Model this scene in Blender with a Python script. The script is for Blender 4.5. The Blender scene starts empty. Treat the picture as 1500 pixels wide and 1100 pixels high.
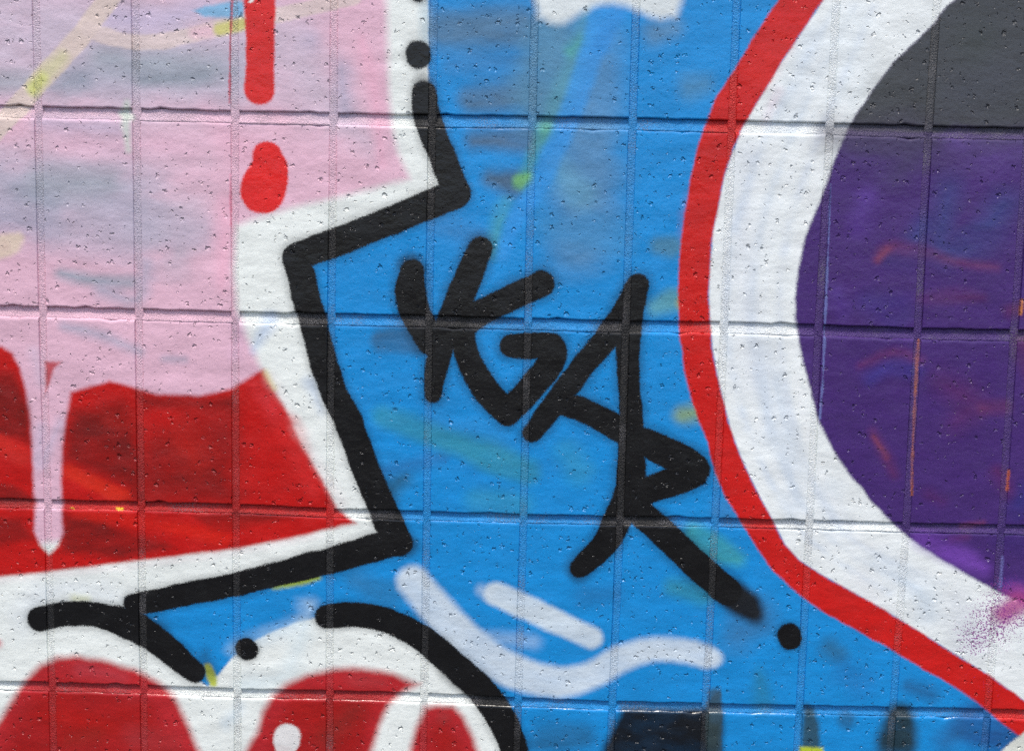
import bpy, bmesh, math, random
from mathutils import Vector, Matrix

random.seed(7)
scene = bpy.context.scene
COL = scene.collection

# ------------------------------------------------------------------ layout
CW, RH = 0.1016, 0.20548          # width of a block face, height of a course (m)
Z0 = 7 * RH                       # height of the bed joint under the uppermost course in view
C_MIN, C_MAX = -7, 17             # block columns
R_MIN, R_MAX = -4, 7              # courses, counted downwards from Z0
HJ = 0.0078                       # head joint width
BED_H = {-1: .0110, 0: .0118, 1: .0114, 2: .0092, 3: .0096}   # bed joint heights

# ------------------------------------------------------------------ camera
cam_d = bpy.data.cameras.new('camera')
cam = bpy.data.objects.new('camera', cam_d)
COL.objects.link(cam)
scene.camera = cam
cam_d.sensor_fit = 'HORIZONTAL'
cam_d.sensor_width = 36.0
cam_d.lens = 1800.0 / 1500.0 * 36.0
cam_d.clip_start = 0.05
cam_d.clip_end = 2000
_rot = (Matrix.Rotation(0.010336, 4, 'Z') @ Matrix.Rotation(math.pi / 2 - 0.120926, 4, 'X')
        @ Matrix.Rotation(0.023211, 4, 'Z'))
cam.matrix_world = Matrix.Translation((0.506912, -1.280555, Z0 - 0.104808)) @ _rot

# ------------------------------------------------------------------ sky, sun, exposure
SUN_EL, SUN_AZ = math.radians(66), math.radians(187)   # azimuth: clockwise from +Y
world = bpy.data.worlds.new('World')
scene.world = world
world.use_nodes = True
wt = world.node_tree
sky = wt.nodes.new('ShaderNodeTexSky')
sky.sky_type = 'NISHITA'
sky.sun_disc = False
sky.sun_elevation = SUN_EL
sky.sun_rotation = SUN_AZ
sky.air_density = 1.0
sky.dust_density = 3.0
sky.ozone_density = 1.0
wt.links.new(sky.outputs[0], wt.nodes['Background'].inputs['Color'])
wt.nodes['Background'].inputs['Strength'].default_value = 0.10
sun_d = bpy.data.lights.new('sun', 'SUN')
sun_d.energy = 1.5
sun_d.angle = math.radians(10)
sun_d.color = (1.0, 0.95, 0.86)
sun = bpy.data.objects.new('sun', sun_d)
COL.objects.link(sun)
_sd = Vector((math.sin(SUN_AZ) * math.cos(SUN_EL), math.cos(SUN_AZ) * math.cos(SUN_EL), math.sin(SUN_EL)))
sun.rotation_euler = _sd.to_track_quat('Z', 'Y').to_euler()
sun.location = (0, -4, 6)
scene.view_settings.view_transform = 'Standard'
scene.view_settings.look = 'None'
scene.view_settings.gamma = 1.0
scene.view_settings.exposure = 0.90
scene.render.engine = 'CYCLES'
scene.cycles.max_bounces = 4
scene.cycles.use_denoising = False
scene.cycles.adaptive_threshold = 0.02

# ------------------------------------------------------------------ sketch units -> metres on the wall face
# The mural was drawn up on a sheet of 1500 x 1100 units; this maps a sheet point to the wall plane.
S2W = ((6.98149276e-04, -1.61105582e-05, -3.61673628e-02),
       (1.52603877e-05, -6.82678455e-04, 1.11562130e-01),
       (7.12528278e-06, -6.52986416e-05, 1.0))


def wall_pt(x, y):
    a, b, c = (r[0] * x + r[1] * y + r[2] for r in S2W)
    return (a / c * 10.0, (b / c) * 10.0)        # decimetres, z measured from Z0


def unit_at(x, y):
    a = wall_pt(x - 5, y)
    b = wall_pt(x + 5, y)
    return math.hypot(a[0] - b[0], a[1] - b[1]) / 10.0


U = unit_at(750, 550)                            # one sketch unit in decimetres


def lin(c):
    return tuple((v / 255 / 12.92) if v <= 10.3 else ((v / 255 + 0.055) / 1.055) ** 2.4 for v in c)


# ------------------------------------------------------------------ signed-distance shapes
def catmull(pts, n, closed=False):
    out = []
    m = len(pts)
    rng = range(m) if closed else range(m - 1)
    for i in rng:
        if closed:
            p0, p1, p2, p3 = pts[i - 1], pts[i], pts[(i + 1) % m], pts[(i + 2) % m]
        else:
            p1, p2 = pts[i], pts[i + 1]
            p0 = pts[i - 1] if i else tuple(2 * a - b for a, b in zip(p1, p2))
            p3 = pts[i + 2] if i + 2 < m else tuple(2 * a - b for a, b in zip(p2, p1))
        for k in range(n):
            t = k / n
            out.append(tuple(0.5 * (2 * b + (c - a) * t + (2 * a - 5 * b + 4 * c - d) * t * t + (3 * b - a - 3 * c + d) * t ** 3)
                             for a, b, c, d in zip(p0, p1, p2, p3)))
    if not closed:
        out.append(tuple(pts[-1]))
    return out


class HalfPlane:
    def __init__(s, a, b):
        dx, dy = b[0] - a[0], b[1] - a[1]
        l = math.hypot(dx, dy) or 1e-9
        s.n = (dy / l, -dx / l)
        s.c = s.n[0] * a[0] + s.n[1] * a[1]

    def bounds(s, r):
        v = [s.n[0] * x + s.n[1] * y - s.c for x in r[:2] for y in r[2:]]
        return min(v), max(v)

    def emit(s, g):
        return g.dot(s.n[0], s.n[1], -s.c)


class Capsule:
    def __init__(s, a, b):
        s.a, s.b = a, b

    def dist(s, x, y):
        (ax, ay, ra), (bx, by, rb) = s.a, s.b
        dx, dy = bx - ax, by - ay
        h = max(0, min(1, ((x - ax) * dx + (y - ay) * dy) / (dx * dx + dy * dy + 1e-12)))
        return math.hypot(x - ax - dx * h, y - ay - dy * h) - (ra + (rb - ra) * h)

    def bounds(s, r):
        (ax, ay, ra), (bx, by, rb) = s.a, s.b
        rm = max(ra, rb)
        cs = [s.dist(x, y) for x in r[:2] for y in r[2:]]
        n = max(1, int(math.hypot(bx - ax, by - ay) / 0.02))
        lo = 1e9
        for i in range(n + 1):
            x, y = ax + (bx - ax) * i / n, ay + (by - ay) * i / n
            lo = min(lo, math.hypot(max(r[0] - x, 0, x - r[1]), max(r[2] - y, 0, y - r[3])))
        return lo - rm - 0.01, max(cs) + abs(ra - rb)

    def emit(s, g):
        return g.capsule(s.a, s.b)


class Op:
    """kind 'max' = intersection, 'min' = union; neg flips the sign"""
    def __init__(s, kind, kids, neg=False):
        s.kind, s.kids, s.neg = kind, kids, neg


def resolve(s, r, m):
    """-> 'in', 'out' or a pruned tree for the rectangle r with margin m"""
    if not isinstance(s, Op):
        lo, hi = s.bounds(r)
        return 'out' if lo > m else 'in' if hi < -m else s
    keep = []
    stop, skip = ('out', 'in') if s.kind == 'max' else ('in', 'out')
    res = None
    for k in s.kids:
        v = resolve(k, r, m)
        if v == stop:
            res = stop
            break
        if v == skip:
            continue
        keep.append(v)
    if res is None:
        res = Op(s.kind, keep, s.neg) if keep else skip
    if s.neg:
        if res == 'in':
            return 'out'
        if res == 'out':
            return 'in'
    return res


def poly_tree(pts, lid=None, depth=0):
    """convex hull minus its pockets, recursively; pts counter-clockwise; lid = open edge (pair)"""
    n = len(pts)
    idx = sorted(range(n), key=lambda i: pts[i])

    def cr(o, a, b):
        return (pts[a][0] - pts[o][0]) * (pts[b][1] - pts[o][1]) - (pts[a][1] - pts[o][1]) * (pts[b][0] - pts[o][0])
    lo, up = [], []
    for i in idx:
        while len(lo) > 1 and cr(lo[-2], lo[-1], i) <= 1e-12:
            lo.pop()
        lo.append(i)
    for i in reversed(idx):
        while len(up) > 1 and cr(up[-2], up[-1], i) <= 1e-12:
            up.pop()
        up.append(i)
    hull = sorted(set(lo[:-1] + up[:-1]))
    kids = []
    for k, i in enumerate(hull):
        j = hull[(k + 1) % len(hull)]
        if not (lid and {i, j} == lid):
            kids.append(HalfPlane(pts[i], pts[j]))
        gap = (j - i) % n
        if gap > 1:
            chain = [pts[(i + q) % n] for q in range(gap + 1)][::-1]
            if lid and {i, j} == lid:
                continue
            if depth < 12:
                t = poly_tree(chain, {0, len(chain) - 1}, depth + 1)
                t.neg = True
                if t.kids:
                    kids.append(t)
    return Op('max', kids)


def poly(pts, smooth=0):
    if smooth:
        pts = catmull(pts, smooth, True)
    w = [wall_pt(*p) for p in pts]
    q = []
    for p in w:
        if not q or math.hypot(p[0] - q[-1][0], p[1] - q[-1][1]) > 1e-5:
            q.append(p)
    area = sum(a[0] * b[1] - b[0] * a[1] for a, b in zip(q, q[1:] + q[:1]))
    if area < 0:
        q.reverse()
    return poly_tree(q)


FATTEN = 0.0                                     # extra half width of the lines being drawn


def stroke(pts, smooth=3):
    """pts = (x, y, half width)"""
    if smooth and len(pts) > 2:
        pts = catmull(pts, smooth)
    w = [(*wall_pt(p[0], p[1]), (p[2] + FATTEN) * unit_at(p[0], p[1])) for p in pts]
    if len(w) == 1:
        w.append((w[0][0] + 1e-4, w[0][1], w[0][2]))
    return Op('min', [Capsule(a, b) for a, b in zip(w, w[1:])])


def join(*s):
    return Op('min', list(s))


# ------------------------------------------------------------------ the mural, bottom layer first
LAYERS = []


def paint(shape, rgb, feather=2.5, alpha=1.0, grain=1.0, patch=0.0, speckle=False, halo=None):
    LAYERS.append(dict(h=halo, s=shape, c=lin(rgb), f=feather * U, a=alpha, g=grain * min(feather, 3.0) * U, p=patch, k=speckle,
                       m=(max(feather * (1.8 if feather > 6 else 1), halo[0] if halo else 0) + 7.0) * U))


BLUE = (22, 140, 212)
WHITE = (238, 243, 238)
PINK = (228, 184, 202)
LAV = (206, 190, 206)
GREY = (160, 168, 178)
RED = (192, 20, 18)
DRED = (116, 20, 18)
BLACK = (14, 14, 16)
PURPLE = (70, 42, 112)

# --- blue ground: older colours showing through
for (pts, c, f, a) in [
    ([(650, 45, 20), (760, 40, 22)], (84, 120, 150), 22, .75), ([(660, 95, 6), (775, 90, 8)], (70, 125, 175), 18, .5),
    ([(690, 148, 12), (775, 140, 16)], (80, 112, 140), 20, .8), ([(695, 208, 8), (770, 205, 12)], (78, 108, 138), 16, .8),
    ([(720, 262, 8), (752, 268, 14)], (72, 102, 130), 16, .85), ([(810, 60, 30), (790, 150, 30)], (84, 138, 172), 26, .8),
    ([(885, 60, 12), (870, 130, 26), (860, 260, 36), (850, 360, 30)], (88, 138, 180), 34, .75),
    ([(815, 245, 10), (850, 285, 16)], (112, 172, 190), 20, .35),
    ([(960, 50, 12), (985, 42, 10)], (98, 138, 170), 16, .6), ([(1010, 128, 14), (1030, 124, 10)], (90, 140, 170), 18, .5),
    ([(965, 360, 8), (985, 362, 10)], (80, 130, 150), 12, .6), ([(800, 330, 14), (900, 350, 20)], (60, 140, 195), 22, .6),
    ([(640, 330, 10), (700, 350, 14)], (60, 130, 190), 20, .5),
    ([(560, 500, 12), (640, 495, 18)], (46, 104, 150), 10, .8), ([(590, 700, 8), (570, 720, 10)], (40, 96, 130), 18, .7),
    ([(560, 690, 5), (650, 670, 6)], (40, 116, 180), 14, .6), ([(720, 640, 16), (640, 620, 10)], (44, 140, 205), 16, .5),
    ([(560, 610, 9), (640, 640, 11), (720, 670, 16), (770, 690, 12)], (50, 142, 166), 14, .7),
    ([(850, 690, 16), (830, 660, 10)], (48, 146, 185), 18, .5), ([(700, 730, 12), (760, 740, 14)], (52, 146, 178), 16, .5),
    ([(1015, 780, 10), (1050, 805, 14), (1080, 820, 8)], (62, 156, 156), 13, .65), ([(1070, 745, 16)], (60, 130, 190), 20, .6),
    ([(985, 860, 9), (1030, 870, 12)], (50, 140, 160), 14, .6), ([(900, 870, 8), (860, 872, 10)], (36, 118, 180), 18, .5),
    ([(1000, 608, 9), (1018, 604, 9)], (140, 166, 104), 15, .7), ([(985, 440, 12), (960, 450, 8)], (110, 165, 140), 12, .5),
    ([(1000, 445, 6)], (165, 170, 110), 8, .6), ([(1100, 905, 26), (1080, 930, 16)], (60, 120, 170), 28, .6),
    ([(1112, 985, 6), (1118, 1030, 9)], (40, 120, 150), 16, .55), ([(1215, 948, 8), (1228, 956, 7)], (46, 100, 136), 20, .7),
    ([(1330, 1004, 6), (1365, 1018, 6)], (38, 98, 150), 16, .7), ([(1240, 985, 12), (1260, 1000, 14)], (38, 120, 190), 20, .4),
    ([(1240, 1055, 8)], (36, 96, 140), 10, .7), ([(1440, 1060, 30), (1480, 1070, 30)], (34, 88, 150), 24, .8),
    ([(1320, 1050, 16), (1314, 1085, 22)], (34, 58, 70), 13, .95), ([(1385, 1085, 10), (1400, 1070, 10)], (40, 96, 150), 20, .6),
    ([(800, 1085, 16), (850, 1080, 16)], (38, 92, 130), 22, .6), ([(570, 870, 12), (520, 850, 10)], (46, 124, 178), 18, .6),
]:
    paint(stroke([(x, y, q * 1.3 + 2) for x, y, q in pts]), c, f * .85, min(1.0, a * 1.2), 1.0, .2)
paint(stroke([(862, 12, 9), (848, 70, 12), (826, 130, 17), (800, 190, 16)]), (84, 150, 170), 12, .8, 1, .3)
paint(stroke([(852, 60, 6), (835, 75, 10)]), (78, 168, 140), 12, .6, 1, .4)
paint(stroke([(800, 190, 12), (782, 225, 8), (768, 268, 12)]), (86, 166, 140), 10, .75, 1, .4)
paint(stroke([(762, 266, 10), (775, 262, 8)]), (122, 190, 86), 7, .8, 1, .3)
paint(stroke([(740, 300, 8), (730, 330, 12), (722, 370, 10)]), (84, 170, 170), 12, .6, 1, .4)
paint(stroke([(880, 25, 18), (856, 110, 17), (826, 190, 16), (790, 270, 14), (756, 320, 12), (735, 375, 9)]), (50, 150, 226), 7, .75)
paint(stroke([(905, 20, 12), (880, 70, 12)]), (46, 140, 214), 8, .8)
# --- near-black and green patches along the bottom
paint(poly([(912, 1036), (1050, 1036), (1058, 1045), (1060, 1200), (850, 1200), (885, 1090)]), (15, 20, 27), 10, 1.0, 1, .05)
paint(poly([(1034, 1030), (1056, 1006), (1060, 1200), (1036, 1200)]), (56, 74, 78), 3, .8, 1, .2)
paint(stroke([(1046, 1016, 9), (1048, 1050, 9)]), (58, 84, 100), 6, .8)
paint(stroke([(1186, 1044, 9), (1188, 1080, 13), (1188, 1200, 15)]), (46, 74, 84), 6, .9)
paint(poly([(1172, 1094), (1206, 1094), (1212, 1200), (1172, 1200)]), (190, 205, 50), 4, .95)
paint(stroke([(1182, 1034, 6)]), (36, 84, 120), 6, .7)
# --- white cloud at the top of the blue
paint(poly([(772, -160), (784, 4), (797, 28), (816, 36), (838, 28), (868, 10), (900, 5), (930, 14), (955, 26), (980, 26), (998, 4), (1010, -160)], 2),
      (226, 233, 232), 10, .97)

# --- white body of the big letter and of the two bubbles
paint(join(poly([(-900, -700), (626, -700), (627, 110), (640, 205), (668, 287), (432, 377), (455, 460), (508, 610), (578, 792), (350, 856), (205, 886), (-900, 1100)]),
           poly([(-900, 850), (60, 885), (130, 888), (200, 905), (250, 950), (290, 996), (316, 1012), (330, 1800), (-900, 1800)]),
           poly([(296, 1016), (338, 966), (375, 936), (430, 913), (480, 900), (540, 900), (600, 925), (660, 970), (715, 1022), (745, 1075), (764, 1130), (780, 1800), (296, 1800)])),
      WHITE, 3.2)
# bluish breath on the rim of the white
paint(stroke([(345, 950, 10), (440, 912, 6)]), (186, 214, 232), 16, .5)
paint(stroke([(622, 5, 6), (622, 60, 6)]), (172, 196, 206), 10, .7)
paint(stroke([(455, 890, 8), (420, 985, 10), (360, 1000, 10)]), (214, 230, 234), 20, .6)
paint(stroke([(195, 880, 10), (90, 860, 12), (30, 905, 20)]), (216, 224, 230), 26, .6)
paint(stroke([(110, 876, 6), (128, 877, 4)]), (226, 230, 190), 8, .7)
paint(stroke([(330, 1060, 8), (352, 1035, 6)]), (206, 222, 232), 12, .6)
paint(stroke([(455, 560, 8), (470, 600, 6)]), (196, 214, 236), 12, .6)

# --- pink body
PINK_B = [(-900, -700), (566, -700), (566, 0), (568, 90), (572, 170), (582, 220), (600, 262), (520, 283), (430, 304), (345, 330), (342, 400),
          (346, 450), (362, 495), (386, 546), (386, 760), (-900, 900)]
paint(poly(PINK_B), PINK, 9)
paint(stroke([(395, 470, 8), (372, 512, 5)]), (178, 200, 232), 11, .6)
# lavender and grey drifts in the pink
for (pts, c, f, a) in [
    ([(-200, 40, 90), (60, 60, 90), (200, 80, 90), (330, 80, 80)], LAV, 50, .95), ([(430, 60, 40), (470, 150, 40), (540, 210, 10)], LAV, 40, .85),
    ([(-200, 250, 40), (60, 270, 50), (200, 280, 40)], LAV, 50, .85), ([(150, 205, 14), (300, 240, 10)], LAV, 30, .4),
    ([(230, 330, 36), (280, 300, 24), (260, 380, 20)], LAV, 30, .8),
    ([(100, 112, 24), (200, 105, 30), (340, 105, 30)], (170, 172, 188), 30, .8), ([(-60, 262, 36), (60, 275, 40), (190, 300, 46)], (172, 172, 190), 40, .75),
    ([(90, 345, 26), (200, 350, 30), (290, 340, 14)], (178, 174, 192), 36, .7),
    ([(150, 85, 18), (230, 95, 22), (310, 100, 14)], GREY, 24, .85), ([(40, 120, 12), (-100, 118, 16)], GREY, 18, .9),
    ([(210, 118, 8), (300, 112, 6)], (132, 148, 160), 14, .7), ([(120, 120, 14), (70, 130, 8)], (150, 162, 178), 18, .7),
    ([(60, 270, 22), (160, 268, 14)], GREY, 26, .85), ([(60, 330, 24), (-100, 300, 30)], (162, 164, 184), 30, .8),
    ([(20, 275, 6), (80, 300, 10)], (146, 156, 172), 18, .6), ([(170, 190, 8), (60, 180, 8)], (178, 174, 200), 18, .6),
    ([(90, 400, 9), (130, 410, 10), (190, 414, 9)], (152, 160, 174), 11, .95), ([(150, 425, 10), (200, 440, 8), (215, 390, 8)], (178, 176, 196), 14, .8),
    ([(95, 478, 6), (150, 492, 8), (205, 515, 6)], (182, 178, 198), 10, .85), ([(240, 525, 4), (270, 527, 5)], (180, 170, 190), 8, .8),
    ([(500, 100, 10), (505, 160, 10)], (176, 176, 200), 16, .7), ([(455, 60, 12)], (184, 178, 202), 20, .6),
    ([(345, 520, 6), (350, 480, 10)], (214, 176, 206), 14, .5), ([(50, 515, 8), (60, 560, 6)], (214, 190, 210), 12, .7),
    ([(60, 625, 6), (58, 680, 8), (88, 620, 6)], (202, 186, 208), 12, .8), ([(300, 10, 10), (230, 30, 14), (160, 25, 12)], (200, 190, 220), 20, .7),
    ([(380, 250, 26), (300, 160, 6)], (238, 178, 200), 26, .5), ([(530, 60, 8), (548, 130, 10), (560, 240, 6)], (240, 178, 200), 12, .7),
    ([(90, 215, 10), (230, 215, 12), (280, 225, 8)], (240, 190, 212), 20, .45), ([(330, 300, 10), (325, 420, 8)], (244, 178, 200), 16, .6),
]:
    paint(stroke(pts), c, f, a, 1.0, .25)
# cream and yellow lines under the pink
paint(stroke([(-60, 245, 15), (0, 184, 15), (60, 118, 15), (120, 52, 15), (165, -10, 15), (230, -90, 15)]), (224, 204, 194), 3, .95)
paint(stroke([(130, 44, 12), (180, 60, 11), (230, 62, 11), (290, 49, 11), (350, 33, 12), (420, 20, 11), (520, -4, 11)]), (224, 204, 198), 3, .85)
paint(stroke([(285, 48, 8), (305, 46, 10)]), (232, 192, 204), 8, .9)
paint(stroke([(92, 84, 9), (70, 106, 12), (50, 128, 12)]), (216, 208, 168), 8, .9)
paint(stroke([(62, 116, 9), (48, 130, 9)]), (212, 214, 132), 7, .9)
paint(stroke([(322, 44, 9), (354, 36, 9)]), (208, 202, 122), 5, .95)
paint(poly([(284, 16), (300, 10), (345, 2), (360, 4), (356, 24), (338, 27), (300, 25)]), (120, 182, 220), 4, .9)
paint(stroke([(-60, 372, 18), (8, 360, 16), (26, 350, 9)]), (226, 206, 184), 6, .9)
paint(stroke([(6, 362, 8)]), (206, 178, 168), 8, .5)
paint(stroke([(186, 150, 3), (184, 176, 6), (188, 220, 3)]), (206, 220, 206), 6, .75)
paint(stroke([(176, 166, 4), (192, 172, 5)]), (216, 228, 214), 5, .7)

# --- red field under the scalloped pink edge
RED_A = [(-900, 480), (-60, 500), (4, 508), (18, 518), (29, 538), (38, 572), (44, 620), (48, 680), (51, 740), (51, 778), (58, 797), (70, 811), (75, 814), (77, 838), (0, 845), (-900, 960)]
RED_B = [(104, 574), (130, 566), (160, 558), (195, 567), (228, 577), (290, 580), (342, 568), (386, 540), (415, 592), (445, 655), (478, 712), (494, 745), (520, 766),
         (440, 786), (350, 804), (200, 822), (68, 838), (68, 813), (73, 810), (86, 797), (93, 782), (91, 755), (90, 700), (92, 650), (97, 612)]
paint(join(poly(RED_A), poly(RED_B)), RED, 5)
paint(stroke([(396, 552, 3), (430, 612, 4), (462, 672, 4), (500, 738, 4)]), (238, 222, 222), 14, .6, 1, .3)
paint(stroke([(0, 850, 3), (200, 828, 3), (350, 808, 3), (470, 784, 3)]), (240, 228, 228), 7, .5)
paint(poly([(66, 530), (88, 531), (80, 540), (74, 562), (66, 575)]), (190, 62, 70), 4, .9)
for (pts, f, a, sm) in [
    ([(110, 600), (180, 590), (205, 640), (205, 725), (160, 700), (95, 672), (98, 630)], 18, .75, 0),
    ([(210, 640), (345, 600), (345, 738), (240, 735), (205, 727)], 32, .6, 0),
    ([(-60, 540), (20, 545), (40, 590), (46, 652), (20, 642), (-80, 620)], 10, .8, 0),
    ([(-80, 700), (20, 712), (48, 728), (50, 745), (-80, 735)], 7, .7, 0),
    ([(93, 752), (130, 756), (250, 800), (180, 818), (92, 806)], 9, .7, 0),
    ([(285, 756), (345, 748), (440, 756), (345, 776), (310, 780)], 8, .6, 0),
    ([(200, 575), (310, 588), (345, 575), (345, 600), (210, 600)], 12, .55, 0),
    ([(-60, 750), (30, 760), (50, 790), (0, 800), (-60, 790)], 10, .45, 0),
]:
    paint(poly(pts), DRED, f, min(1, a + .2), 1, .3)
for (pts, c, f, a) in [([(100, 690, 10), (180, 728, 12)], (214, 46, 26), 6, .75), ([(-20, 640, 12), (30, 668, 14)], (214, 50, 40), 9, .8),
                       ([(110, 752, 6), (240, 770, 10), (330, 790, 10)], (218, 34, 20), 8, .7), ([(420, 620, 18), (460, 720, 10)], (214, 44, 44), 12, .6),
                       ([(270, 640, 20), (290, 680, 16)], (196, 34, 26), 26, .6), ([(300, 770, 8), (420, 770, 8)], (216, 26, 20), 10, .5),
                       ([(375, 565, 8), (400, 600, 14)], (222, 60, 66), 14, .6), ([(160, 612, 12), (190, 620, 12)], (176, 30, 24), 18, .6)]:
    paint(stroke(pts), c, f, a, 1, .5)
paint(stroke([(104, 744, .8), (108, 745, 1.0)]), (236, 200, 40), 1.5, .9)
paint(stroke([(170, 745, .8), (178, 746, 1.0)]), (236, 200, 40), 1.5, .9)
paint(stroke([(390, 545, 4), (402, 568, 4)]), (226, 214, 150), 6, .6)

# --- red hearts of the bubbles
BUB = (184, 38, 44)
paint(join(poly([(-200, 1110), (-40, 1100), (0, 1052), (20, 1020), (36, 996), (60, 973), (85, 962), (110, 960), (150, 966), (200, 981), (236, 1001), (258, 1022), (276, 1062), (296, 1108), (320, 1400), (-200, 1400)]),
           poly([(352, 1112), (375, 1074), (386, 1040), (398, 1018), (420, 1001), (450, 988), (490, 979), (530, 978), (575, 986), (614, 1002), (590, 1014), (570, 1032), (556, 1062), (545, 1100), (530, 1400), (340, 1400)]),
           poly([(622, 1036), (640, 1032), (664, 1034), (680, 1050), (694, 1080), (704, 1110), (720, 1400), (590, 1400), (600, 1100), (610, 1062)])),
      BUB, 9)
paint(join(poly([(20, 1060), (70, 1000), (130, 1000), (220, 1035), (262, 1110), (270, 1400), (-100, 1400)]),
           poly([(400, 1060), (440, 1014), (520, 1006), (560, 1016), (540, 1060), (520, 1400), (380, 1400)]),
           poly([(630, 1070), (655, 1055), (680, 1100), (690, 1400), (620, 1400)])), (160, 20, 18), 20, .85, 1, .3)
for (pts, c, f, a) in [([(60, 1040, 16), (120, 1060, 24), (200, 1050, 16)], (176, 22, 18), 20, .8), ([(120, 980, 12), (180, 990, 8)], (190, 70, 80), 12, .6),
                       ([(200, 1080, 16), (250, 1090, 10)], (176, 62, 66), 18, .6), ([(440, 1040, 26), (500, 1060, 26)], (170, 24, 22), 20, .8),
                       ([(480, 1080, 20), (520, 1040, 14)], (132, 40, 34), 16, .6), ([(640, 1070, 12), (660, 1090, 14)], (168, 26, 24), 14, .7),
                       ([(650, 1050, 8)], (150, 60, 60), 12, .6), ([(560, 1000, 6), (520, 995, 12)], (186, 62, 66), 12, .6),
                       ([(140, 1075, 14), (100, 1085, 10)], (140, 40, 32), 16, .5), ([(-6, 942, 8)], (206, 90, 104), 7, .9)]:
    paint(stroke(pts), c, f, a, 1, .5)
paint(stroke([(421, 1078, 19), (420, 1084, 19)]), (232, 230, 228), 3)
paint(stroke([(410, 1096, 6), (424, 1098, 5)]), (226, 220, 218), 3)

# --- purple eye: white, iris
OUT = [(1262, -240), (1200, -110), (1140, 0), (1100, 61), (1075, 104), (1050, 140), (1038, 172), (1022, 215), (1012, 260), (1005, 300), (1000, 335), (995, 380), (993, 420), (994, 460), (996, 495),
       (1001, 535), (1011, 580), (1022, 612), (1037, 652), (1047, 690), (1060, 724), (1080, 756), (1110, 804), (1132, 836), (1158, 860), (1182, 879), (1215, 902),
       (1265, 929), (1310, 953), (1352, 980), (1400, 1006), (1440, 1035), (1466, 1056), (1498, 1082), (1600, 1180)]
INN = [(1330, -240), (1268, -100), (1206, 0), (1166, 60), (1144, 92), (1124, 126), (1100, 165), (1085, 192), (1072, 225), (1061, 258), (1053, 298), (1044, 340), (1040, 390), (1038, 430),
       (1040, 470), (1043, 510), (1050, 548), (1060, 590), (1070, 630), (1085, 670), (1100, 702), (1115, 732), (1132, 763), (1150, 798), (1170, 820), (1200, 840), (1245, 865),
       (1290, 890), (1330, 915), (1370, 940), (1410, 965), (1450, 990), (1500, 1026), (1640, 1120)]
paint(poly(INN + [(2600, 1400), (2600, -240)]), (236, 241, 240), 3)
for (pts, c, f, a) in [([(1100, 230, 16), (1090, 400, 14), (1110, 560, 16)], (214, 222, 234), 26, .7), ([(1190, 60, 20), (1150, 190, 14)], (208, 222, 234), 22, .6),
                       ([(1135, 560, 10), (1150, 640, 14), (1165, 740, 10)], (196, 214, 234), 20, .7), ([(1290, 820, 12), (1350, 870, 16), (1360, 900, 14)], (198, 214, 228), 22, .7),
                       ([(1210, 720, 14), (1230, 770, 12)], (208, 222, 236), 20, .6), ([(1130, 280, 30), (1150, 420, 16)], (238, 244, 244), 26, .7),
                       ([(1250, 40, 30), (1240, 140, 20)], (232, 242, 246), 26, .7), ([(1140, 135, 8), (1122, 175, 6)], (238, 226, 236), 8, .7),
                       ([(1420, 930, 30), (1400, 880, 14)], (206, 212, 220), 24, .6), ([(1290, 900, 16), (1260, 850, 14)], (222, 222, 226), 22, .5),
                       ([(1120, 510, 8), (1125, 640, 8)], (206, 222, 240), 16, .6)]:
    paint(stroke(pts), c, f, a, 1, .4)
for k, (off, c, a) in enumerate([(14, (206, 220, 236), .6), (34, (238, 243, 244), .7), (52, (208, 220, 232), .55), (70, (236, 242, 244), .7), (92, (212, 222, 234), .6), (112, (240, 244, 244), .7)]):
    paint(stroke([(1215 + off * .7, 10, 3), (1112 + off, 190, 5), (1064 + off, 330, 6), (1050 + off, 450, 5), (1062 + off * .95, 560, 6), (1110 + off * .8, 690, 5), (1175 + off * .8, 790, 4), (1290 + off, 872 - off * .2, 3)]), c, 8, a, 1, .75)
IRIS = [(1418, -14), (1370, 34), (1310, 92), (1262, 158), (1234, 205), (1208, 275), (1184, 336), (1170, 392), (1165, 440), (1168, 490), (1184, 560), (1200, 616), (1225, 668), (1262, 716),
        (1300, 760), (1344, 796), (1400, 832), (1462, 866), (1540, 900), (1640, 920), (1760, 890), (1880, 790), (1950, 640), (1970, 440), (1930, 240), (1850, 90), (1740, -20), (1580, -60)]
paint(poly(IRIS, 2), PURPLE, 3.5)
paint(poly([(1300, 90), (1220, 190), (1350, 198), (1700, 205), (1800, -40), (1400, -120)]), (66, 68, 72), 3, .0)
paint(Op('max', [poly(IRIS, 2), poly([(1100, 188), (1360, 194), (1500, 198), (2100, 215), (2100, -300), (1100, -300)])]), (66, 68, 72), 3)
for (pts, c, f, a) in [([(1460, 120, 30), (1400, 140, 20)], (70, 72, 86), 40, .6), ([(1430, 60, 24)], (64, 72, 68), 40, .5), ([(1290, 120, 14)], (70, 74, 74), 30, .5)]:
    paint(stroke(pts), c, f, a, 1, .5)
paint(stroke([(1215, 195, 18), (1360, 205, 22), (1500, 210, 18), (1600, 215, 18)]), (68, 62, 84), 34, .9, 1, .2)
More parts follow.
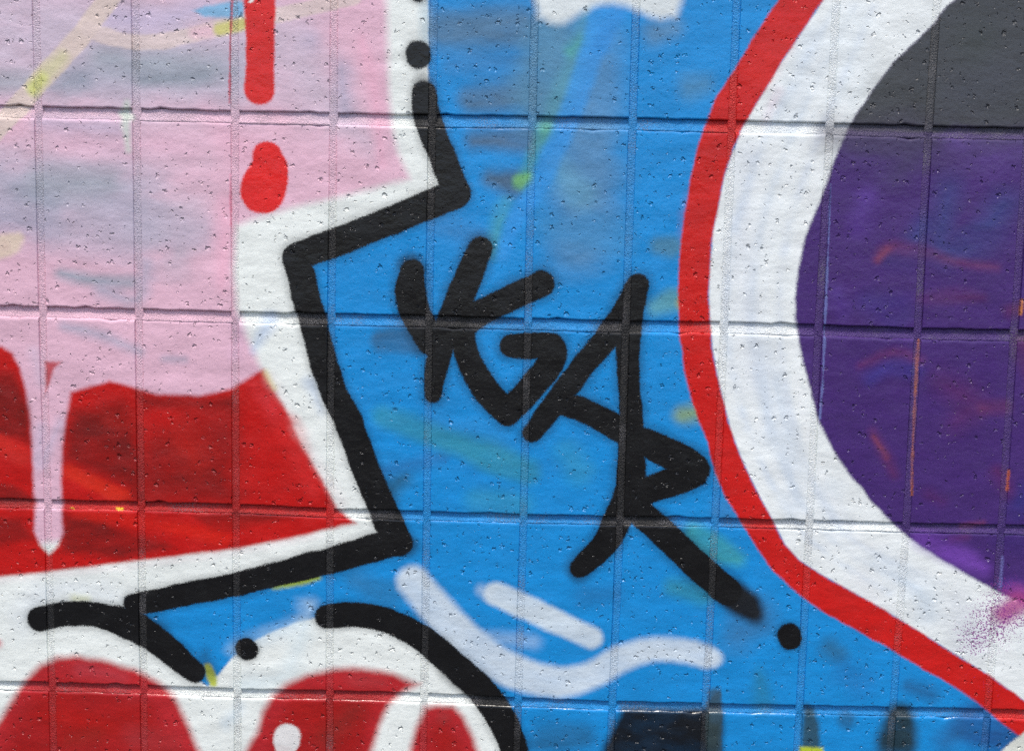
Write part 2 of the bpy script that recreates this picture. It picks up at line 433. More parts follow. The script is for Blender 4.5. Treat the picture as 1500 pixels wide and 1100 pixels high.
for (pts, c, f, a) in [([(1260, 215, 14), (1330, 225, 20), (1310, 260, 12)], (66, 56, 92), 26, .8), ([(1270, 290, 10), (1258, 330, 12)], (98, 62, 160), 18, .7),
                       ([(1400, 210, 18), (1450, 230, 20), (1500, 220, 14)], (92, 62, 140), 26, .7), ([(1390, 280, 14), (1380, 360, 20), (1430, 350, 24), (1470, 300, 18)], (56, 66, 128), 26, .85),
                       ([(1340, 350, 14), (1350, 330, 12)], (60, 70, 138), 16, .7), ([(1300, 385, 12), (1330, 390, 10)], (60, 46, 112), 16, .6),
                       ([(1284, 380, 4), (1300, 362, 7), (1345, 366, 7), (1400, 384, 5), (1460, 392, 4)], (118, 54, 96), 10, .65), ([(1286, 380, 3), (1300, 366, 4)], (150, 66, 76), 7, .5),
                       ([(1350, 438, 4), (1400, 434, 9), (1440, 436, 4)], (102, 44, 92), 12, .65), ([(1480, 455, 8), (1510, 450, 10)], (104, 44, 92), 12, .7),
                       ([(1310, 455, 26), (1270, 440, 16)], (62, 52, 128), 22, .6), ([(1225, 430, 10), (1235, 460, 8)], (86, 58, 146), 14, .6),
                       ([(1275, 555, 10), (1300, 540, 9), (1340, 542, 12)], (58, 54, 138), 12, .75), ([(1260, 535, 3), (1310, 516, 6), (1350, 528, 6)], (112, 48, 98), 9, .7),
                       ([(1380, 560, 12), (1420, 590, 22), (1400, 620, 10)], (92, 40, 98), 22, .7), ([(1440, 598, 7), (1470, 596, 8)], (124, 54, 90), 12, .6),
                       ([(1278, 632, 5), (1295, 665, 7), (1310, 695, 5)], (108, 48, 96), 11, .7), ([(1280, 640, 3), (1300, 670, 3)], (150, 70, 70), 5, .5),
                       ([(1460, 690, 7), (1480, 720, 9)], (102, 40, 94), 12, .7), ([(1500, 720, 14), (1490, 750, 14)], (52, 46, 122), 12, .8),
                       ([(1410, 770, 3), (1440, 766, 4)], (150, 66, 84), 6, .7), ([(1360, 725, 8), (1380, 735, 8)], (92, 40, 98), 14, .6),
                       ([(1350, 790, 12), (1400, 812, 16), (1440, 832, 12)], (116, 68, 170), 12, .95), ([(1470, 790, 16), (1500, 800, 16)], (62, 40, 116), 16, .7),
                       ([(1395, 790, 4), (1415, 786, 4)], (110, 44, 100), 8, .6), ([(1480, 860, 10), (1520, 872, 10)], (112, 66, 164), 14, .8),
                       ([(1500, 500, 12), (1520, 560, 14)], (110, 46, 82), 14, .6), ([(1240, 610, 20), (1270, 660, 10)], (64, 38, 104), 18, .5)]:
    paint(stroke(pts), c, f, a, 1, .5)
paint(stroke([(1346, 498, 1.6), (1342, 560, 2), (1337, 660, 2.2), (1336, 724, 2)]), (190, 108, 56), 1.4, .75, 1, .6)
paint(stroke([(1478, 690, 1.4), (1476, 716, 2)]), (200, 100, 60), 1.8, .8)
paint(stroke([(1497, 440, 1.5), (1495, 460, 1.8)]), (210, 130, 60), 1.8, .8)
paint(stroke([(1217, 270, 1.0), (1210, 430, 1.2), (1205, 560, 1.2), (1201, 612, 1.0)], 1), (120, 136, 196), 1.2, .6)
paint(stroke([(1469, 815, 1.3), (1466, 860, 1.5)]), (120, 120, 190), 1.5, .7)
# magenta fog breaking into drops
paint(stroke([(1490, 882, 22), (1470, 900, 14)]), (176, 72, 138), 14, .9)
paint(poly([(1515, 890), (1560, 905), (1560, 1000), (1492, 965), (1484, 925)]), (230, 236, 236), 12, .9)
paint(stroke([(1468, 866, 10), (1455, 910, 26), (1430, 935, 18), (1490, 905, 20)]), (140, 58, 140), 56, .95, 0, 0, True)

# --- red ring round the eye
paint(Op('max', [poly(OUT + [(2600, 1700), (2600, -240)]), (lambda t: (setattr(t, 'neg', True), t)[1])(poly(INN + [(2600, 1400), (2600, -240)]))]), (204, 27, 24), 2.8)
paint(poly([(1455, 1112), (1480, 1086), (1510, 1064), (1640, 1130), (1640, 1300), (1400, 1300)]), (222, 224, 214), 3)
paint(stroke([(1420, 985, 8), (1460, 1020, 10)]), (150, 50, 110), 16, .35, 0, 0, True)
for (pts, c, f, a) in [([(1062, 180, 14), (1040, 240, 14)], (178, 26, 24), 16, .6), ([(1145, 60, 16), (1110, 110, 16)], (222, 46, 40), 14, .4), ([(1020, 300, 14), (1018, 350, 14)], (190, 26, 24), 18, .6)]:
    paint(stroke(pts), c, f, a, 1, .4)

# --- yellow-green slivers of paint beside the outline
paint(stroke([(402, 858, 5), (430, 852, 7), (466, 846, 4)]), (178, 200, 60), 5, .95)
paint(stroke([(304, 976, 5), (309, 990, 7), (312, 1000, 5)]), (196, 206, 70), 4, .95)

# --- pale squiggles
PALE = (212, 224, 232)
paint(stroke([(605, 852, 24), (640, 893, 25), (690, 944, 26), (745, 980, 26), (815, 999, 23), (868, 988, 20), (908, 965, 20), (955, 951, 18), (1000, 953, 18), (1036, 962, 17)]), PALE, 8, .93, 1.2, .12)
paint(stroke([(728, 870, 18), (790, 899, 18), (867, 934, 16)]), (214, 226, 232), 6, .93, 1.2, .1)
paint(stroke([(715, 868, 10), (705, 864, 6)]), PALE, 10, .5)
paint(stroke([(1046, 964, 12)]), PALE, 8, .7)
paint(stroke([(780, 940, 8), (690, 930, 8)]), (190, 210, 230), 14, .4)

# --- black overspray, then the outlines
for (pts, f, a) in [([(220, 905, 8), (232, 915, 10)], 14, .55), ([(300, 960, 8), (312, 985, 8)], 12, .5), ([(190, 880, 8), (205, 884, 8)], 12, .55), ([(620, 122, 12)], 12, .6),
                    ([(655, 985, 10), (690, 1010, 10)], 12, .5), ([(560, 790, 10), (600, 800, 14)], 10, .5), ([(603, 385, 16)], 12, .6), ([(1072, 870, 21), (1090, 884, 22), (1103, 896, 15)], 9, 1.0), ([(1110, 906, 8), (1104, 880, 8)], 14, .6),
                    ([(705, 358, 12)], 12, .45), ([(848, 838, 14)], 10, .5)]:
    paint(stroke(pts), (26, 30, 36), f, a)
FATTEN = 1.4
BLK = [
    stroke([(621, 138, 18), (624, 165, 19), (637, 202, 19), (652, 240, 19), (668, 284, 20)]),
    stroke([(668, 284, 21), (560, 329, 20), (434, 377, 20)], 0),
    stroke([(434, 377, 20), (455, 460, 20), (484, 562, 19), (508, 612, 20), (530, 672, 20), (558, 740, 20), (582, 793, 22)]),
    stroke([(582, 793, 21), (480, 822, 19), (350, 855, 17), (198, 885, 16)], 0),
    stroke([(59, 906, 18), (95, 899, 18), (140, 900, 18), (190, 914, 22), (235, 942, 20), (284, 984, 16)]),
    stroke([(480, 903, 18), (520, 900, 18), (570, 910, 18), (620, 936, 19), (668, 976, 20), (715, 1022, 21), (745, 1075, 20), (758, 1130, 20), (770, 1300, 20)]),
    stroke([(676, 996, 8), (690, 1006, 6)]),
]
paint(join(*BLK), BLACK, 2.4, halo=(11, .30))
paint(join(stroke([(612, 78, 17), (613, 84, 17)]), stroke([(613, -8, 11)]), stroke([(361, 949, 15.5), (363, 951, 15.5)]), stroke([(1156, 930, 17), (1158, 935, 16)])), BLACK, 2.4, halo=(9, .30))

# --- the tag
TAG = [
    stroke([(604, 398, 17), (601, 428, 22), (610, 462, 22), (630, 502, 18)]),
    stroke([(704, 364, 17), (689, 400, 20), (668, 450, 20), (648, 505, 18), (638, 545, 16), (634, 577, 13)]),
    stroke([(794, 416, 19), (745, 438, 18), (698, 462, 19), (678, 484, 18), (684, 520, 18), (708, 566, 19), (743, 604, 20)]),
    stroke([(743, 604, 20), (775, 572, 19), (806, 532, 20), (808, 507, 19), (780, 507, 19), (750, 507, 18)]),
    stroke([(935, 417, 16), (914, 458, 18), (888, 496, 18), (855, 536, 17), (818, 584, 17), (779, 634, 14)]),
    stroke([(935, 417, 16), (922, 468, 19), (920, 540, 16), (924, 600, 16), (925, 660, 20), (922, 715, 21), (906, 758, 20), (884, 798, 19), (850, 831, 15)]),
    stroke([(816, 588, 17), (862, 604, 18), (925, 638, 19), (960, 655, 21), (1000, 674, 22), (1019, 688, 21), (1000, 700, 22), (960, 714, 20), (922, 732, 20)]),
    stroke([(924, 738, 19), (955, 765, 20), (1000, 808, 20), (1050, 853, 21), (1066, 866, 20)]),
]
paint(join(*TAG), BLACK, 2.6, halo=(14, .38))
FATTEN = 0.0

# --- red exclamation drip and drop, painted last
paint(stroke([(380, -90, 24), (380, 0, 23), (381, 60, 21), (380, 132, 22)]), (214, 36, 34), 2.8)
paint(stroke([(391, 228, 21), (394, 246, 27), (389, 265, 32), (385, 281, 33)]), (224, 32, 32), 2.6, 1, 1.6)
paint(stroke([(369, 1, 3), (366, 3, 2)]), (236, 236, 232), 1.4)
paint(stroke([(340, 0, 1.2), (337, 60, 1.4), (336, 150, 1.2)], 1), (196, 70, 90), 1.5, .8)
paint(stroke([(337, 255, 1.2), (338, 330, 1.2)], 1), (224, 110, 140), 1.5, .6)
BASE = lin(BLUE)


# ------------------------------------------------------------------ node emitter
class Graph:
    def __init__(s, nt, p):
        s.nt, s.p = nt, p
        s.N, s.L = nt.nodes, nt.links

    def vec(s, op, a, b=None, c=None):
        n = s.N.new('ShaderNodeVectorMath')
        n.operation = op
        for i, v in enumerate((a, b, c)):
            if v is None:
                continue
            if isinstance(v, tuple):
                n.inputs[i].default_value = v
            else:
                s.L.new(v, n.inputs[i])
        return n.outputs['Value'] if op in ('DOT_PRODUCT', 'LENGTH') else n.outputs['Vector']

    def math(s, op, a, b=None, c=None, clamp=False):
        n = s.N.new('ShaderNodeMath')
        n.operation = op
        n.use_clamp = clamp
        for i, v in enumerate((a, b, c)):
            if v is None:
                continue
            if isinstance(v, (int, float)):
                n.inputs[i].default_value = v
            else:
                s.L.new(v, n.inputs[i])
        return n.outputs[0]

    def dot(s, x, y, z):
        return s.vec('DOT_PRODUCT', s.p, (x, y, z))

    def capsule(s, a, b):
        (ax, ay, ra), (bx, by, rb) = a, b
        dx, dy = bx - ax, by - ay
        q = dx * dx + dy * dy + 1e-12
        pa = s.vec('SUBTRACT', s.p, (ax, ay, 1.0))
        h = s.vec('DOT_PRODUCT', pa, (dx / q, dy / q, 0.0))   # nodes are made in the order they are needed
        cl = s.N.new('ShaderNodeClamp')
        s.L.new(h, cl.inputs[0])
        h = cl.outputs[0]
        off = s.N.new('ShaderNodeVectorMath')
        off.operation = 'SCALE'
        off.inputs[0].default_value = (-dx, -dy, 0.0)
        s.L.new(h, off.inputs['Scale'])
        d = s.vec('LENGTH', s.vec('ADD', off.outputs['Vector'], pa))
        if abs(rb - ra) > 1e-5:
            d = s.math('MULTIPLY_ADD', h, ra - rb, d)
        return s.math('SUBTRACT', d, ra)

    def tree(s, t):
        if not isinstance(t, Op):
            return t.emit(s)
        acc = None
        for k in t.kids:
            v = s.tree(k)
            acc = v if acc is None else s.math('MAXIMUM' if t.kind == 'max' else 'MINIMUM', acc, v)
        return s.math('MULTIPLY', acc, -1.0) if t.neg else acc

    def ramp(s, v, a, b, lo=0.0, hi=1.0, kind='SMOOTHSTEP'):
        n = s.N.new('ShaderNodeMapRange')
        n.interpolation_type = kind
        n.clamp = False
        for i, q in enumerate((a, b, lo, hi)):
            n.inputs[i + 1].default_value = q
        s.L.new(v, n.inputs[0])
        return n.outputs[0]

    def noise(s, vec, scale, detail=2.0, rough=0.5, dim='2D'):
        n = s.N.new('ShaderNodeTexNoise')
        n.noise_dimensions = dim
        n.inputs['Scale'].default_value = scale
        n.inputs['Detail'].default_value = detail
        n.inputs['Roughness'].default_value = rough
        s.L.new(vec, n.inputs['Vector'])
        return n.outputs['Fac'] if 'Fac' in n.outputs else n.outputs[0]

    def voronoi(s, vec, scale):
        n = s.N.new('ShaderNodeTexVoronoi')
        n.voronoi_dimensions = '2D'
        n.feature = 'F1'
        n.inputs['Scale'].default_value = scale
        s.L.new(vec, n.inputs['Vector'])
        return n.outputs['Distance'], n.outputs['Color']

    def mix(s, f, a, b):
        n = s.N.new('ShaderNodeMix')
        n.data_type = 'RGBA'
        for sock, v in ((n.inputs[0], f), (n.inputs[6], a), (n.inputs[7], b)):
            if isinstance(v, (int, float)):
                sock.default_value = v
            elif isinstance(v, tuple):
                sock.default_value = (*v[:3], 1.0)
            else:
                s.L.new(v, sock)
        return n.outputs[2]


def wall_coord(nt):
    """(x, z - Z0, 1) in decimetres on the wall"""
    g = nt.nodes.new('ShaderNodeNewGeometry')
    m = nt.nodes.new('ShaderNodeSeparateXYZ')
    nt.links.new(g.outputs['Position'], m.inputs[0])
    c = nt.nodes.new('ShaderNodeCombineXYZ')
    a = nt.nodes.new('ShaderNodeMath')
    a.operation = 'MULTIPLY'
    a.inputs[1].default_value = 10.0
    nt.links.new(m.outputs['X'], a.inputs[0])
    b = nt.nodes.new('ShaderNodeMath')
    b.operation = 'MULTIPLY_ADD'
    b.inputs[1].default_value = 10.0
    b.inputs[2].default_value = -Z0 * 10.0
    nt.links.new(m.outputs['Z'], b.inputs[0])
    nt.links.new(a.outputs[0], c.inputs[0])
    nt.links.new(b.outputs[0], c.inputs[1])
    c.inputs[2].default_value = 1.0
    return c.outputs[0]


def texture_point(nt, sx=10.0, sz=10.0):
    """the wall point laid flat for the 2D textures (decimetres)"""
    g = nt.nodes.new('ShaderNodeNewGeometry')
    m = nt.nodes.new('ShaderNodeMapping')
    m.vector_type = 'POINT'
    m.inputs['Rotation'].default_value = (-math.pi / 2, 0, 0)
    m.inputs['Scale'].default_value = (sx, 1.0, sz)
    nt.links.new(g.outputs['Position'], m.inputs['Vector'])
    return m.outputs[0]


PAINT_CACHE = {}


def leaves(t):
    return sum(leaves(k) for k in t.kids) if isinstance(t, Op) else (2 if isinstance(t, HalfPlane) else 7)


def shape_group(g, t):
    """distance to the shape; larger shapes sit in a group of their own"""
    if leaves(t) < 12:
        return g.tree(t)
    nt = bpy.data.node_groups.new('mural_shape', 'ShaderNodeTree')
    nt.interface.new_socket('Vector', in_out='INPUT', socket_type='NodeSocketVector')
    nt.interface.new_socket('Distance', in_out='OUTPUT', socket_type='NodeSocketFloat')
    gi = nt.nodes.new('NodeGroupInput')
    sub = Graph(nt, gi.outputs[0])
    d = sub.tree(t)
    nt.links.new(d, nt.nodes.new('NodeGroupOutput').inputs[0])
    n = g.N.new('ShaderNodeGroup')
    n.node_tree = nt
    g.L.new(g.p, n.inputs[0])
    return n.outputs[0]


def paint_group(rect):
    """node group with the layers that touch the rectangle (decimetres)"""
    todo = []
    for i, l in enumerate(LAYERS):
        if l['a'] <= 0:
            continue
        v = resolve(l['s'], rect, l['m'])
        if v == 'out':
            continue
        if v == 'in' and l['a'] >= 1 and not l['p'] and not l['k']:
            todo = []
        todo.append((i, l, v))
    key = None
    if all(v == 'in' for _, _, v in todo):
        key = tuple(i for i, _, _ in todo)
        if key in PAINT_CACHE:
            return PAINT_CACHE[key]
    nt = bpy.data.node_groups.new('mural_paint', 'ShaderNodeTree')
    nt.interface.new_socket('Color', in_out='OUTPUT', socket_type='NodeSocketColor')
    g = Graph(nt, None)
    tp = texture_point(nt)
    n1 = g.math('SUBTRACT', g.noise(tp, 75.0, 2.0, 0.7), 0.5)         # spray grain at the edges
    n3 = g.noise(texture_point(nt, 4.5, 10.0), 3.2, 3.0, 0.55)        # patchy cover of thin coats
    cloud = g.math('SUBTRACT', n3, 0.5)
    hand = g.math('SUBTRACT', g.noise(tp, 4.2, 2.0, 0.62), 0.5)       # unsteady hand
    edge = g.math('MULTIPLY_ADD', hand, 5.0 * U, g.math('MULTIPLY', n1, 6.5 * U))
    vor = g.voronoi(tp, 88.0) if any(l['k'] for _, l, _ in todo) else None
    p = g.p = wall_coord(nt)
    col = None
    for i, l, v in todo:
        if v == 'in':
            t = l['a']
        else:
            d = shape_group(g, v)
            if l['f'] <= 10.5 * U:
                d = g.math('ADD', d, edge)
            elif not l['k']:
                d = g.math('MULTIPLY_ADD', cloud, l['f'] * 1.6, d)
            t = g.ramp(d, l['f'], -l['f'], 0.0, l['a'])
            if l['h']:
                t = g.math('MAXIMUM', t, g.ramp(g.math('MULTIPLY_ADD', n1, -2.0 * l['h'][0] * U, d), l['h'][0] * U, -0.5 * U, 0.0, l['h'][1]))
        if l['p']:
            k = g.ramp(n3, 0.30, 0.64, 1.0 - l['p'], 1.0)
            t = g.math('MULTIPLY', k, t)
        if l['k']:
            sx = g.N.new('ShaderNodeSeparateColor')
            g.L.new(vor[1], sx.inputs[0])
            dens = g.ramp(g.math('SUBTRACT', t, sx.outputs[0]), 0.0, 0.5, 0.0, 0.85)
            t = g.ramp(g.math('SUBTRACT', vor[0], dens), 0.04, -0.22, 0.0, 0.9)
        col = g.mix(t, BASE if col is None else col, l['c'])
    out = g.N.new('NodeGroupOutput')
    if col is None:
        rgb = g.N.new('ShaderNodeRGB')
        rgb.outputs[0].default_value = (*BASE, 1)
        col = rgb.outputs[0]
    g.L.new(col, out.inputs[0])
    if key is not None:
        PAINT_CACHE[key] = nt
    return nt


def finish(name):
    m = bpy.data.materials.new(name)
    m.use_nodes = True
    b = m.node_tree.nodes['Principled BSDF']
    return m, m.node_tree, b


def set_in(b, **kw):
    for k, v in kw.items():
        b.inputs[k.replace('_', ' ')].default_value = v


def relief_block():
    """height in metres of the rolled paint with its blow holes"""
    nt = bpy.data.node_groups.new('block_relief', 'ShaderNodeTree')
    nt.interface.new_socket('Height', in_out='OUTPUT', socket_type='NodeSocketFloat')
    p = wall_coord(nt)
    g = Graph(nt, p)
    w = g.N.new('ShaderNodeTexNoise')
    w.noise_dimensions = '2D'
    w.inputs['Scale'].default_value = 28.0
    w.inputs['Detail'].default_value = 1.5
    g.L.new(p, w.inputs['Vector'])
    pw = g.vec('MULTIPLY_ADD', w.outputs['Color'], (0.055, 0.055, 0.0), p)
    crowd = g.ramp(g.noise(p, 1.7, 1.0), 0.3, 0.7, 0.08, 0.92, 'LINEAR')
    h = None
    for scale, rmin, rmax, share, seed in ((6.8, .085, .205, 1.25, 0.0), (11.5, .09, .21, .75, 3.7)):
        q = g.vec('ADD', pw, (seed, seed * 1.7, 0.0))
        dist, colr = g.voronoi(q, scale)
        sx = g.N.new('ShaderNodeSeparateColor')
        g.L.new(colr, sx.inputs[0])
        on = g.math('LESS_THAN', sx.outputs[0], g.math('MULTIPLY', crowd, share))
        rad = g.math('MULTIPLY_ADD', g.math('MULTIPLY', sx.outputs[1], sx.outputs[1]), rmax - rmin, rmin)
        bowl = g.ramp(g.math('DIVIDE', dist, rad), 1.0, 0.05, 0.0, 0.1 / scale)
        hole = g.math('MULTIPLY', g.math('MULTIPLY', bowl, rad), g.math('MULTIPLY', on, 0.72))
        h = hole if h is None else g.math('ADD', h, hole)
    soft = g.math('MULTIPLY', g.noise(g.vec('MULTIPLY', p, (0.8, 1.0, 0)), 4.0, 2.0), 0.0009)
    roll = g.math('MULTIPLY', g.noise(g.vec('MULTIPLY', p, (0.8, 1.0, 0)), 22.0, 2.0, 0.6), 0.00026)
    peel = g.math('MULTIPLY', g.noise(p, 110.0, 0.0, 0.6), 0.00007)
    top = g.math('ADD', g.math('ADD', soft, roll), peel)
    o = g.N.new('NodeGroupOutput')
    g.L.new(g.math('SUBTRACT', top, h), o.inputs[0])
    return nt


def relief_mortar():
    nt = bpy.data.node_groups.new('mortar_relief', 'ShaderNodeTree')
    nt.interface.new_socket('Height', in_out='OUTPUT', socket_type='NodeSocketFloat')
    p = wall_coord(nt)
    g = Graph(nt, p)
    a = g.math('MULTIPLY', g.noise(p, 62.0, 2.0, 0.7), 0.0012)
    b = g.math('MULTIPLY', g.noise(g.vec('MULTIPLY', p, (1.0, 0.8, 0)), 20.0, 2.0), 0.0008)
    o = g.N.new('NodeGroupOutput')
    g.L.new(g.math('ADD', a, b), o.inputs[0])
    return nt


REL_B, REL_M = relief_block(), relief_mortar()
MAT_CACHE = {}


def cell_materials(c, r):
    x0, x1 = c * CW - 0.008, (c + 1) * CW + 0.012
    zt, zb = -(r - 1) * RH + 0.008, -r * RH - 0.012
    grp = paint_group((x0 * 10, x1 * 10, zb * 10, zt * 10))
    if grp.name in MAT_CACHE:
        return MAT_CACHE[grp.name]
    res = []
    for kind in ('block', 'mortar'):
        m, nt, b = finish('painted_' + kind)
        gp = nt.nodes.new('ShaderNodeGroup')
        gp.node_tree = grp
        p = wall_coord(nt)
        g = Graph(nt, p)
        rel = nt.nodes.new('ShaderNodeGroup')
        rel.node_tree = REL_B if kind == 'block' else REL_M
        bump = nt.nodes.new('ShaderNodeBump')
        bump.inputs['Strength'].default_value = 1.0
        bump.inputs['Distance'].default_value = 1.0
        nt.links.new(rel.outputs[0], bump.inputs['Height'])
        nt.links.new(bump.outputs[0], b.inputs['Normal'])
        col = gp.outputs[0]
        hsv = nt.nodes.new('ShaderNodeHueSaturation')
        nt.links.new(col, hsv.inputs['Color'])
        val = g.ramp(g.noise(g.vec('MULTIPLY', p, (0.3, 1.0, 0)), 6.0, 4.0, 0.65), 0.25, 0.75, 0.86, 1.10, 'LINEAR')
        nt.links.new(val, hsv.inputs['Value'])
        col = hsv.outputs[0]
        if kind == 'mortar':
            bare = g.ramp(g.noise(p, 70.0, 2.0, 0.7), 0.47, 0.62, 0.0, 1.0)
            many = g.ramp(g.noise(p, 2.3, 2.0), 0.50, 0.74, 0.02, 0.62)
            col = g.mix(g.math('MULTIPLY', bare, many), col, lin((112, 110, 114)))
        nt.links.new(col, b.inputs['Base Color'])
        rough = g.ramp(g.noise(p, 4.0, 1.0), 0.3, 0.7, 0.19, 0.33, 'LINEAR') if kind == 'block' else g.ramp(g.noise(p, 40.0, 2.0), 0.3, 0.7, 0.45, 0.6, 'LINEAR')
        nt.links.new(rough, b.inputs['Roughness'])
        set_in(b, Specular_IOR_Level=0.5)
        res.append(m)
    MAT_CACHE[grp.name] = res
    return res


# ------------------------------------------------------------------ joints as laid, slightly out of true (mm)
HEAD_OFF = [(.6, -.4, 0, 1, .6), (.2, -.5, -.8, -.7, -.8), (-.5, -.5, -1.1, -.8, .3), (-.3, -.7, -2.1, -1.7, -.7), (-.4, -.9, -.8, .5, -.5), (.2, .5, 1.3, 1.6, -.3),
            (.8, 2, 1.6, 3.2, -.2), (.6, 2, 2.7, 1.6, -.3), (-.6, 0, -1.3, 1.8, -.6), (-.8, -1.5, 2.2, 1.2, -1.6), (-2, -1.8, -.6, 1.6, -1.6)]
BED_OFF = [(-.1, .1, -.1, 0, .2, 1.4, 1.8, 1.3, 1, .2, .5), (0, -.3, -.8, -.3, .1, -.6, -.7, .7, .3, -.8, -.2), (-.2, .3, .3, -1.8, -2.2, -2.5, -1.9, -1.2, -1.1, -1.5, -1.0),
           (2.6, 2.2, 1.1, 1.8, 1.6, -.4, -1.6, -1, 0, .6, 1.4)]


def head_x(j, zi):
    """x of head joint j at joint-crossing level zi (0 = bed joint 0, counted down)"""
    o = 0.0
    if 0 <= j <= 10:
        t = min(4.0, max(0.0, zi + 0.6))
        k = min(3, int(t))
        a = HEAD_OFF[j]
        o = a[k] + (a[k + 1] - a[k]) * (t - k)
    return j * CW + o * 0.001


def bed_z(i, j):
    o = 0.0
    if 0 <= i <= 3:
        o = BED_OFF[i][min(10, max(0, j))]
    return Z0 - i * RH + o * 0.001


def mesh_obj(name, verts, faces, mat, parent, smooth=False):
    me = bpy.data.meshes.new(name)
    me.from_pydata(verts, [], faces)
    me.validate()
    if smooth:
        me.shade_smooth()
    me.materials.append(mat)
    o = bpy.data.objects.new(name, me)
    COL.objects.link(o)
    o.parent = parent
    return o


def wobble(n, amp, chip):
    """edge irregularity along n points: small waves plus an odd chip"""
    ph = [random.uniform(0, 6.28) for _ in range(3)]
    v = [amp * (.5 * math.sin(3.1 * i / n * 3 + ph[0]) + .3 * math.sin(i / n * 19 + ph[1]) + .5 * random.uniform(-1, 1)) for i in range(n)]
    if chip and random.random() < .5:
        k = random.randrange(2, n - 2)
        d = random.uniform(.0008, .002)
        for q, f in ((-1, .5), (0, 1), (1, .45)):
            v[k + q] += d * f
    return v


def block(c, r, mat, parent):
    xa_t, xb_t = head_x(c, r - 1) + HJ / 2, head_x(c + 1, r - 1) - HJ / 2
    xa_b, xb_b = head_x(c, r) + HJ / 2, head_x(c + 1, r) - HJ / 2
    ht, hb = BED_H.get(r - 1, .0100), BED_H.get(r, .0100)
    ztl, ztr = bed_z(r - 1, c) - ht / 2, bed_z(r - 1, c + 1) - ht / 2
    zbl, zbr = bed_z(r, c) + hb / 2, bed_z(r, c + 1) + hb / 2
    NX, NZ = 18, 8
    ring = []                                     # (x, z, inward x, inward z)
    wt_, wb_ = wobble(NX, .00035, True), wobble(NX, .00045, True)
    wl_, wr_ = wobble(NZ, .0002, False), wobble(NZ, .0002, False)
    for i in range(NX):
        t = i / NX
        ring.append((xa_b + (xb_b - xa_b) * t, zbl + (zbr - zbl) * t + wb_[i], 0 if i else 1, 1))
    for i in range(NZ):
        t = i / NZ
        ring.append((xb_b + (xb_t - xb_b) * t - wr_[i], zbr + (ztr - zbr) * t, -1, 0 if i else 1))
    for i in range(NX):
        t = i / NX
        ring.append((xb_t + (xa_t - xb_t) * t, ztr + (ztl - ztr) * t - wt_[i], 0 if i else -1, -1))
    for i in range(NZ):
        t = i / NZ
        ring.append((xa_t + (xa_b - xa_t) * t + wl_[i], ztl + (zbl - ztl) * t, 1, 0 if i else -1))
    dy = random.uniform(-.0006, .0006)
    tx, tz = random.uniform(-.006, .006), random.uniform(-.010, .010)
    cx, cz = (xa_t + xb_t) / 2, (ztl + zbl) / 2
    verts, n = [], len(ring)
    for ins, y in ((0, .0130), (0, .0016), (.0006, .0006), (.0015, .00012), (.0024, 0.0)):
        for x, z, ix, iz in ring:
            X, Z = x + ix * ins * .35, z + iz * ins * (1.5 if iz < 0 else .8)
            verts.append((X, y + dy + tx * (X - cx) + tz * (Z - cz), Z))
    faces = []
    for k in range(4):
        for i in range(n):
            j = (i + 1) % n
            faces.append((k * n + i, k * n + j, (k + 1) * n + j, (k + 1) * n + i))
    faces.append(tuple(range(4 * n, 5 * n)))
    return mesh_obj('block', verts, faces, mat, parent)


def bed_joint(c, r, mat, parent):
    """sloped bed joint under the block of column c, course r"""
    xa, xb = head_x(c, r) + HJ / 2 - .0012, head_x(c + 1, r) - HJ / 2 + .0012
    zl, zr = bed_z(r, c), bed_z(r, c + 1)
    prof = ((.54, .0115), (.5, .0042), (.36, .0036), (.12, .0031), (-.16, .0024), (-.36, .0014), (-.5, .0009), (-.58, .0026))
    N = 14
    verts = []
    for i in range(N + 1):
        t = i / N
        for k, (h, y) in enumerate(prof):
            e = random.uniform(-.00035, .00035) if 1 < k < 7 else 0
            verts.append((xa + (xb - xa) * t, y + e, zl + (zr - zl) * t + h * BED_H.get(r, .0100) * 1.10))
    m = len(prof)
    faces = [(i * m + k, i * m + k + 1, (i + 1) * m + k + 1, (i + 1) * m + k) for i in range(N) for k in range(m - 1)]
    return mesh_obj('bed_joint', verts, faces, mat, parent, True)


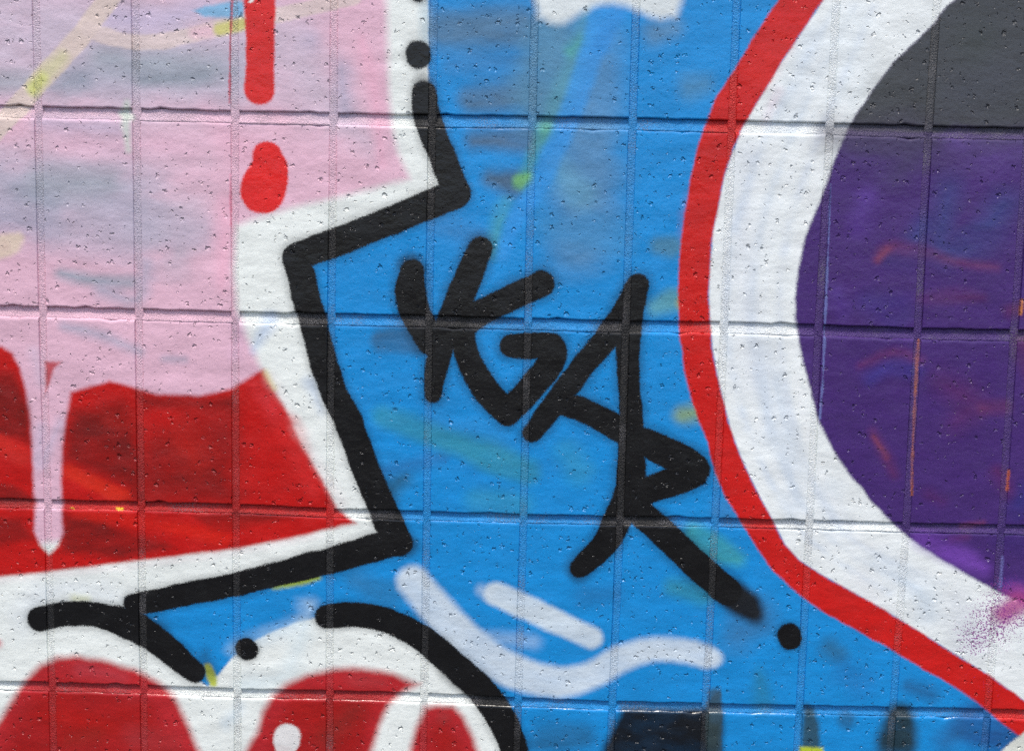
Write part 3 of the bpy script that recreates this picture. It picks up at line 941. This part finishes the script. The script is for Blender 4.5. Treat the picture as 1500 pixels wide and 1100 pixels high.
def head_joint(j, r, mat, parent):
    """upright joint left of column j, one course high, running through the bed joint below"""
    N = 16
    zt = bed_z(r - 1, j) - BED_H.get(r - 1, .0100) / 2
    zb = bed_z(r, j) - BED_H.get(r, .0100) / 2
    prof = ((-.62, .0026), (-.5, .0012), (-.3, .0009), (0, .0008), (.3, .0009), (.5, .0011), (.62, .0022))
    verts = []
    for i in range(N + 1):
        t = i / N
        z = zt + (zb - zt) * t
        x = head_x(j, r - 1 + t)
        for k, (h, y) in enumerate(prof):
            e = random.uniform(-.00022, .00022) if 0 < k < 6 else 0
            verts.append((x + h * HJ, y + e + (.0008 if t > .95 else 0), z))
    m = len(prof)
    faces = [(i * m + k, (i + 1) * m + k, (i + 1) * m + k + 1, i * m + k + 1) for i in range(N) for k in range(m - 1)]
    return mesh_obj('head_joint', verts, faces, mat, parent, True)


# ------------------------------------------------------------------ ground
m, nt, b = finish('asphalt')
g = Graph(nt, wall_coord(nt))
geo = nt.nodes.new('ShaderNodeNewGeometry')
nz = g.noise(geo.outputs['Position'], 3.0, 8.0, 0.65, '3D')
nt.links.new(g.mix(nz, (0.045, 0.045, 0.046), (0.085, 0.084, 0.082)), b.inputs['Base Color'])
set_in(b, Roughness=0.9)
G = 400.0
gnd = mesh_obj('ground', [(-G, -G, 0), (G, -G, 0), (G, G, 0), (-G, G, 0)], [(0, 1, 2, 3)], m, None)
gnd['kind'] = 'structure'

# ------------------------------------------------------------------ the wall
wall = bpy.data.objects.new('painted_block_wall', None)
COL.objects.link(wall)
wall['label'] = 'wall of small concrete blocks covered in blue, pink, red and purple spray-painted graffiti'
wall['category'] = 'wall'
wall['kind'] = 'thing'

m, nt, b = finish('bare_concrete')
g = Graph(nt, wall_coord(nt))
geo = nt.nodes.new('ShaderNodeNewGeometry')
nt.links.new(g.mix(g.noise(geo.outputs['Position'], 30.0, 5.0, 0.6, '3D'), (0.22, 0.21, 0.20), (0.36, 0.35, 0.33)), b.inputs['Base Color'])
set_in(b, Roughness=0.9)
xl, xr, zt = C_MIN * CW + .002, C_MAX * CW + .002, Z0 - (R_MIN - 1) * RH - .004
cv = [(x, y, z) for x in (xl, xr) for y in (.012, .2) for z in (0.0, zt)]
core = mesh_obj('core', cv, [(0, 1, 3, 2), (4, 6, 7, 5), (0, 4, 5, 1), (2, 3, 7, 6), (1, 5, 7, 3), (0, 2, 6, 4)], m, wall)
for r in range(R_MIN, R_MAX + 1):
    for c in range(C_MIN, C_MAX):
        mb, mm = cell_materials(c, r)
        block(c, r, mb, wall)
        if r < R_MAX:
            bed_joint(c, r, mm, wall)
        if c > C_MIN:
            head_joint(c, r, mm, wall)
